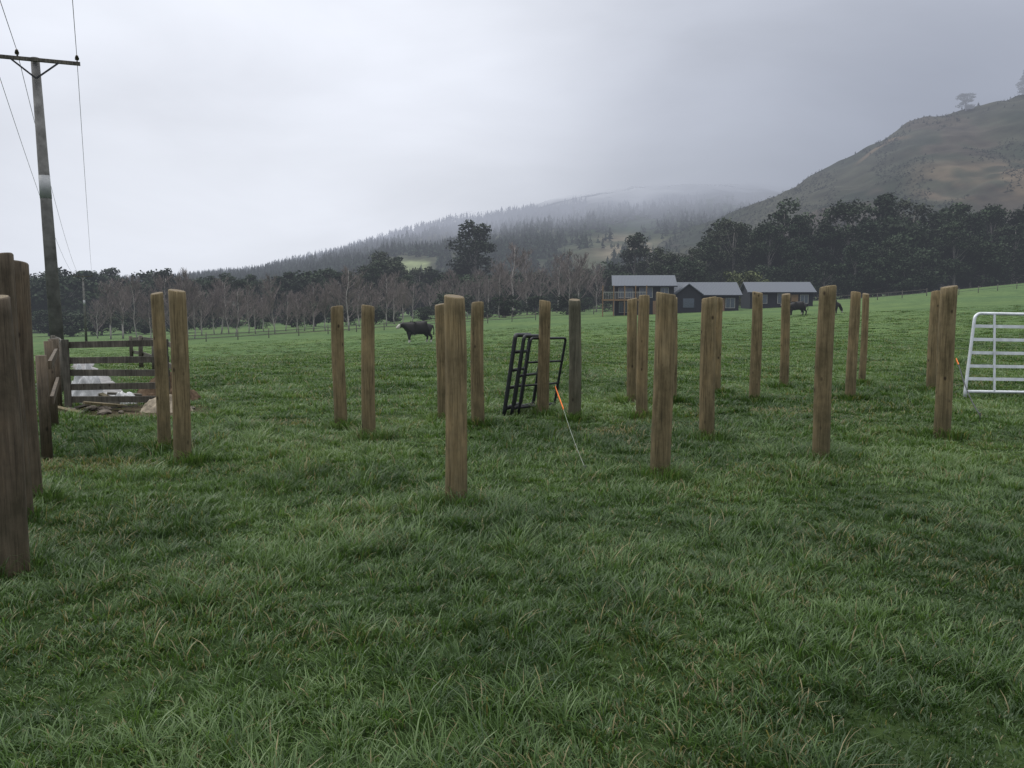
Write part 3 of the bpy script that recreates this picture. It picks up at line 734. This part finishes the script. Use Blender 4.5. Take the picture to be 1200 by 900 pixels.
# (transparency from,to, noise amplitude, painted mist from,to,max, x slope, x reference)
FA=(140,230,60,82,215,.68,.36,250.);FAT=(None,None)+FA[2:]
FB=(78,106,50,34,92,.98,.06,0.);FBT=(None,None,50,34,84,.997,.06,0.)
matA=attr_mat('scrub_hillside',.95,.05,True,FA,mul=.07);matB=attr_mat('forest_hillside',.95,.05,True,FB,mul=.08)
def lerp(a,b,t): return np.array(a)[None]*(1-t[:,None])+np.array(b)[None]*t[:,None]
def colA(a,Y,z):
    X=a*Y;t=fbm(X/45,Y/70,61,4);c=lerp((.016,.022,.014),(.034,.036,.024),sst(.38,.6,t))
    r=fbm(X/38+5,Y/80,71,4);k=(.7*sst(.50,.62,r))[:,None];c=c*(1-k)+np.array([[.046,.036,.029]])*k
    m=z/Y;k=(.75*sst(.115,.13,m)*sst(.170,.158,m)*sst(.45,.52,a)*sst(.35,.5,fbm(X/15,Y/30,81,3)))[:,None]
    c=c*(1-k)+np.array([[.10,.075,.05]])*k
    sc=np.abs(m-(.163+.42*(a-.40)+.006*np.sin(a*60)));k=(.6*sst(.003,.001,sc)*sst(.40,.42,a)*sst(.48,.45,a))[:,None]
    c=c*(1-k)+np.array([[.12,.085,.055]])*k
    return c
def colB(a,Y,z):
    X=a*Y;t=fbm(X/60,Y/90,63,4);c=lerp((.018,.030,.016),(.05,.055,.034),sst(.45,.7,t))
    m=z/Y
    k=(sst(.028,.034,m)*sst(.052,.044,m)*sst(-.145,-.135,a)*sst(-.095,-.105,a))[:,None];c=c*(1-k)+np.array([[.17,.20,.10]])*k
    k=(sst(.045,.055,m)*sst(.085,.07,m)*sst(.08,.13,a)*sst(.35,.5,fbm(X/25,Y/50,83,3)))[:,None];c=c*(1-k)+np.array([[.13,.112,.08]])*k
    return c
tabA=[(-.9,-.02),(-.05,-.01),(.0,.01),(.102,.042),(.2235,.090),(.284,.1128),(.32,.128),(.3634,.1505),(.40,.171),(.4419,.1935),(.465,.206),(.49,.215),(.53,.225),(.56,.232),(.6,.245),(.66,.272),(.8,.33),(.95,.37)]
tabB=[(-.9,.012),(-.573,.016),(-.409,.0223),(-.3066,.032),(-.204,.056),(-.122,.0815),(-.0406,.108),(.0202,.128),(.101,.150),(.182,.156),(.2536,.15),(.355,.14),(.95,.12)]
HA=hill('right_hill',tabA,240,560,colA,matA,8,1.2,-.05,.95,wav=.0,na=520,nr=190)
HB=hill('middle_hill',tabB,330,950,colB,matB,9,1.2)
def conifers(name,H,n,arange,yrange,hh,base,mat,cond=None,wf=.2,T=26):
    a=rng.uniform(*arange,n);Y=rng.uniform(*yrange,n)
    z=H(a,Y);
    if cond is not None: k=cond(a,Y,z);a,Y,z=a[k],Y[k],z[k]
    n=len(a);h=rng.uniform(*hh,n);X=a*Y
    t=rng.random((n,T));th=rng.random((n,T))*6.283;w=(wf*(1-t)**.8+.015)*h[:,None]*(.7+.6*rng.random((n,T)))
    cz=z[:,None]-.5+t*h[:,None]
    top=np.stack([X[:,None]+0*t,Y[:,None]+0*t,cz+.16*h[:,None]],-1)
    o=np.stack([X[:,None]+np.cos(th-.5)*w,Y[:,None]+np.sin(th-.5)*w,cz-.03*h[:,None]],-1)
    o2=np.stack([X[:,None]+np.cos(th+.5)*w,Y[:,None]+np.sin(th+.5)*w,cz-.05*h[:,None]],-1)
    V=np.stack([top,o,o2],2).reshape(-1,3);F=np.arange(n*T*3).reshape(-1,3)
    br=(.6+.7*rng.random((n,1)))*(.75+.5*rng.random((n,T)))
    C=np.repeat((np.array(base)[None,None]*br[...,None]).reshape(-1,3),3,0)
    link(name,npmesh(name,V,[F],C,[mat]),kind='stuff')
TB=attr_mat('forest_foliage',.9,.05,True,FBT);TA=attr_mat('scrub_foliage',.9,.05,True,FAT)
def cB(a,Y,z):
    m=z/Y;pad=(m>.026)&(m<.052)&(a>-.15)&(a<-.09);tan=(m>.045)&(m<.08)&(a>.09)&(rng.random(len(a))<.85)
    return (z<84)&(~pad)&(~tan)&((a<.03)|(fbm(a*30,Y/60,91,3)>.42))
conifers('hillside_forest',HB,14000,(-.62,.3),(380,960),(5,10),(.022,.034,.022),TB,cB,.3)
conifers('hillside_scrub',HA,12000,(.18,.75),(250,570),(.7,2.2),(.020,.025,.017),TA,lambda a,Y,z:(fbm(a*25,Y/45,95,3)>.50)&(z/Y>.05),wf=.7,T=10)
conifers('ridge_scrub',HA,110,(.30,.75),(530,568),(1.,3.),(.026,.032,.022),TA,None,.5,24)
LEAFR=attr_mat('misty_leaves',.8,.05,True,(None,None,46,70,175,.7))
for i,(a,Y,h,w) in enumerate([(.533,556,13.5,1.9),(.60,558,18,1.5),(.617,556,20,1.4)]):
    t,c=random.choice(lib['gum' if i==0 else 'pine']);c=c.copy();c.materials.clear();c.materials.append(LEAFR)
    e=bpy.data.objects.new('ridge_tree',None);COL.objects.link(e)
    e.location=(a*Y,Y,float(HA(np.array([a]),np.array([float(Y)]))[0])-2.);e.scale=(h*w,h*w,h);e['label']='lone misty tree standing on the hill ridge';e['category']='tree';e['group']='trees on the hill ridge'
    t=t.copy();t.materials.clear();t.materials.append(LEAFR);link('trunk',t,e);link('crown',c,e)

# ---------------------------------------------------------------- sky / light
w=bpy.data.worlds.new('World');scene.world=w;w.use_nodes=True;nt=w.node_tree;nt.nodes.clear()
def N(typ,inp=None,**kw):
    nd=nt.nodes.new(typ)
    for k,v in kw.items(): setattr(nd,k,v)
    for k,v in (inp or {}).items():
        if isinstance(v,bpy.types.NodeSocket): nt.links.new(v,nd.inputs[k])
        else: nd.inputs[k].default_value=v
    return nd
out=N('ShaderNodeOutputWorld');tc=N('ShaderNodeTexCoord').outputs['Generated']
sk=N('ShaderNodeTexSky',sky_type='NISHITA',sun_disc=False,sun_elevation=math.radians(48),sun_rotation=math.radians(-60))
b1=N('ShaderNodeBackground',{'Color':sk.outputs[0],'Strength':.05})
z=N('ShaderNodeSeparateXYZ',{0:tc}).outputs[2]
r=N('ShaderNodeValToRGB',{'Fac':z});e=r.color_ramp.elements
st=[(0,(.40,.445,.54)),(.08,(.37,.403,.488)),(.15,(.352,.383,.462)),(.23,(.40,.433,.52)),(.33,(.49,.525,.615)),(.45,(.74,.77,.84)),(.7,(1.7,1.72,1.75)),(1.,(2.5,2.5,2.5))]
while len(e)<len(st): e.new(.5)
for el,(p,c) in zip(e,st): el.position=p;el.color=(*c,1)
def blob(direction,lo,amp):
    d=N('ShaderNodeVectorMath',{0:tc,1:tuple(Vector(direction).normalized())},operation='DOT_PRODUCT').outputs['Value']
    return N('ShaderNodeMapRange',{0:d,1:lo,2:1.,3:0.,4:amp},interpolation_type='SMOOTHSTEP').outputs[0]
bl_=N('ShaderNodeMath',{0:blob((-.40,1.0,.27),.66,.22),1:blob((-.31,1.0,.30),.88,.24)},operation='ADD').outputs[0]
mp=N('ShaderNodeMapping',{'Vector':tc,'Location':(3.1,1.7,.4),'Scale':(1,1,2.6)}).outputs[0]
nz=N('ShaderNodeTexNoise',{'Vector':mp,'Scale':3.2,'Detail':6.,'Roughness':.5,'Distortion':.3}).outputs['Fac']
nf=N('ShaderNodeMapRange',{0:nz,1:.3,2:.7,3:.93,4:1.09}).outputs[0]
cm=N('ShaderNodeCombineXYZ',{0:bl_,1:bl_,2:bl_}).outputs[0]
v2=N('ShaderNodeVectorMath',{0:r.outputs[0],1:cm},operation='ADD').outputs[0]
v1=N('ShaderNodeVectorMath',{0:v2,3:nf},operation='SCALE').outputs[0]
b2=N('ShaderNodeBackground',{'Color':v1,'Strength':1.})
ad=N('ShaderNodeMixShader',{0:.93,1:b1.outputs[0],2:b2.outputs[0]});nt.links.new(ad.outputs[0],out.inputs[0])
L=bpy.data.lights.new('Sun','SUN');L.energy=1.2;L.angle=math.radians(22);L.color=(1,.97,.92)
lo=bpy.data.objects.new('Sun',L);COL.objects.link(lo)
sd=Vector((-.58,.33,.745));lo.rotation_euler=sd.to_track_quat('Z','Y').to_euler()

# ---------------------------------------------------------------- camera
cam=bpy.data.cameras.new('Camera');cam.sensor_width=36;cam.lens=29.1;cam.clip_end=6000;cam.clip_start=.05
co=bpy.data.objects.new('Camera',cam);COL.objects.link(co);co.location=(0,0,1.7);co.rotation_euler=(math.radians(90-5.89),0,0)
scene.camera=co
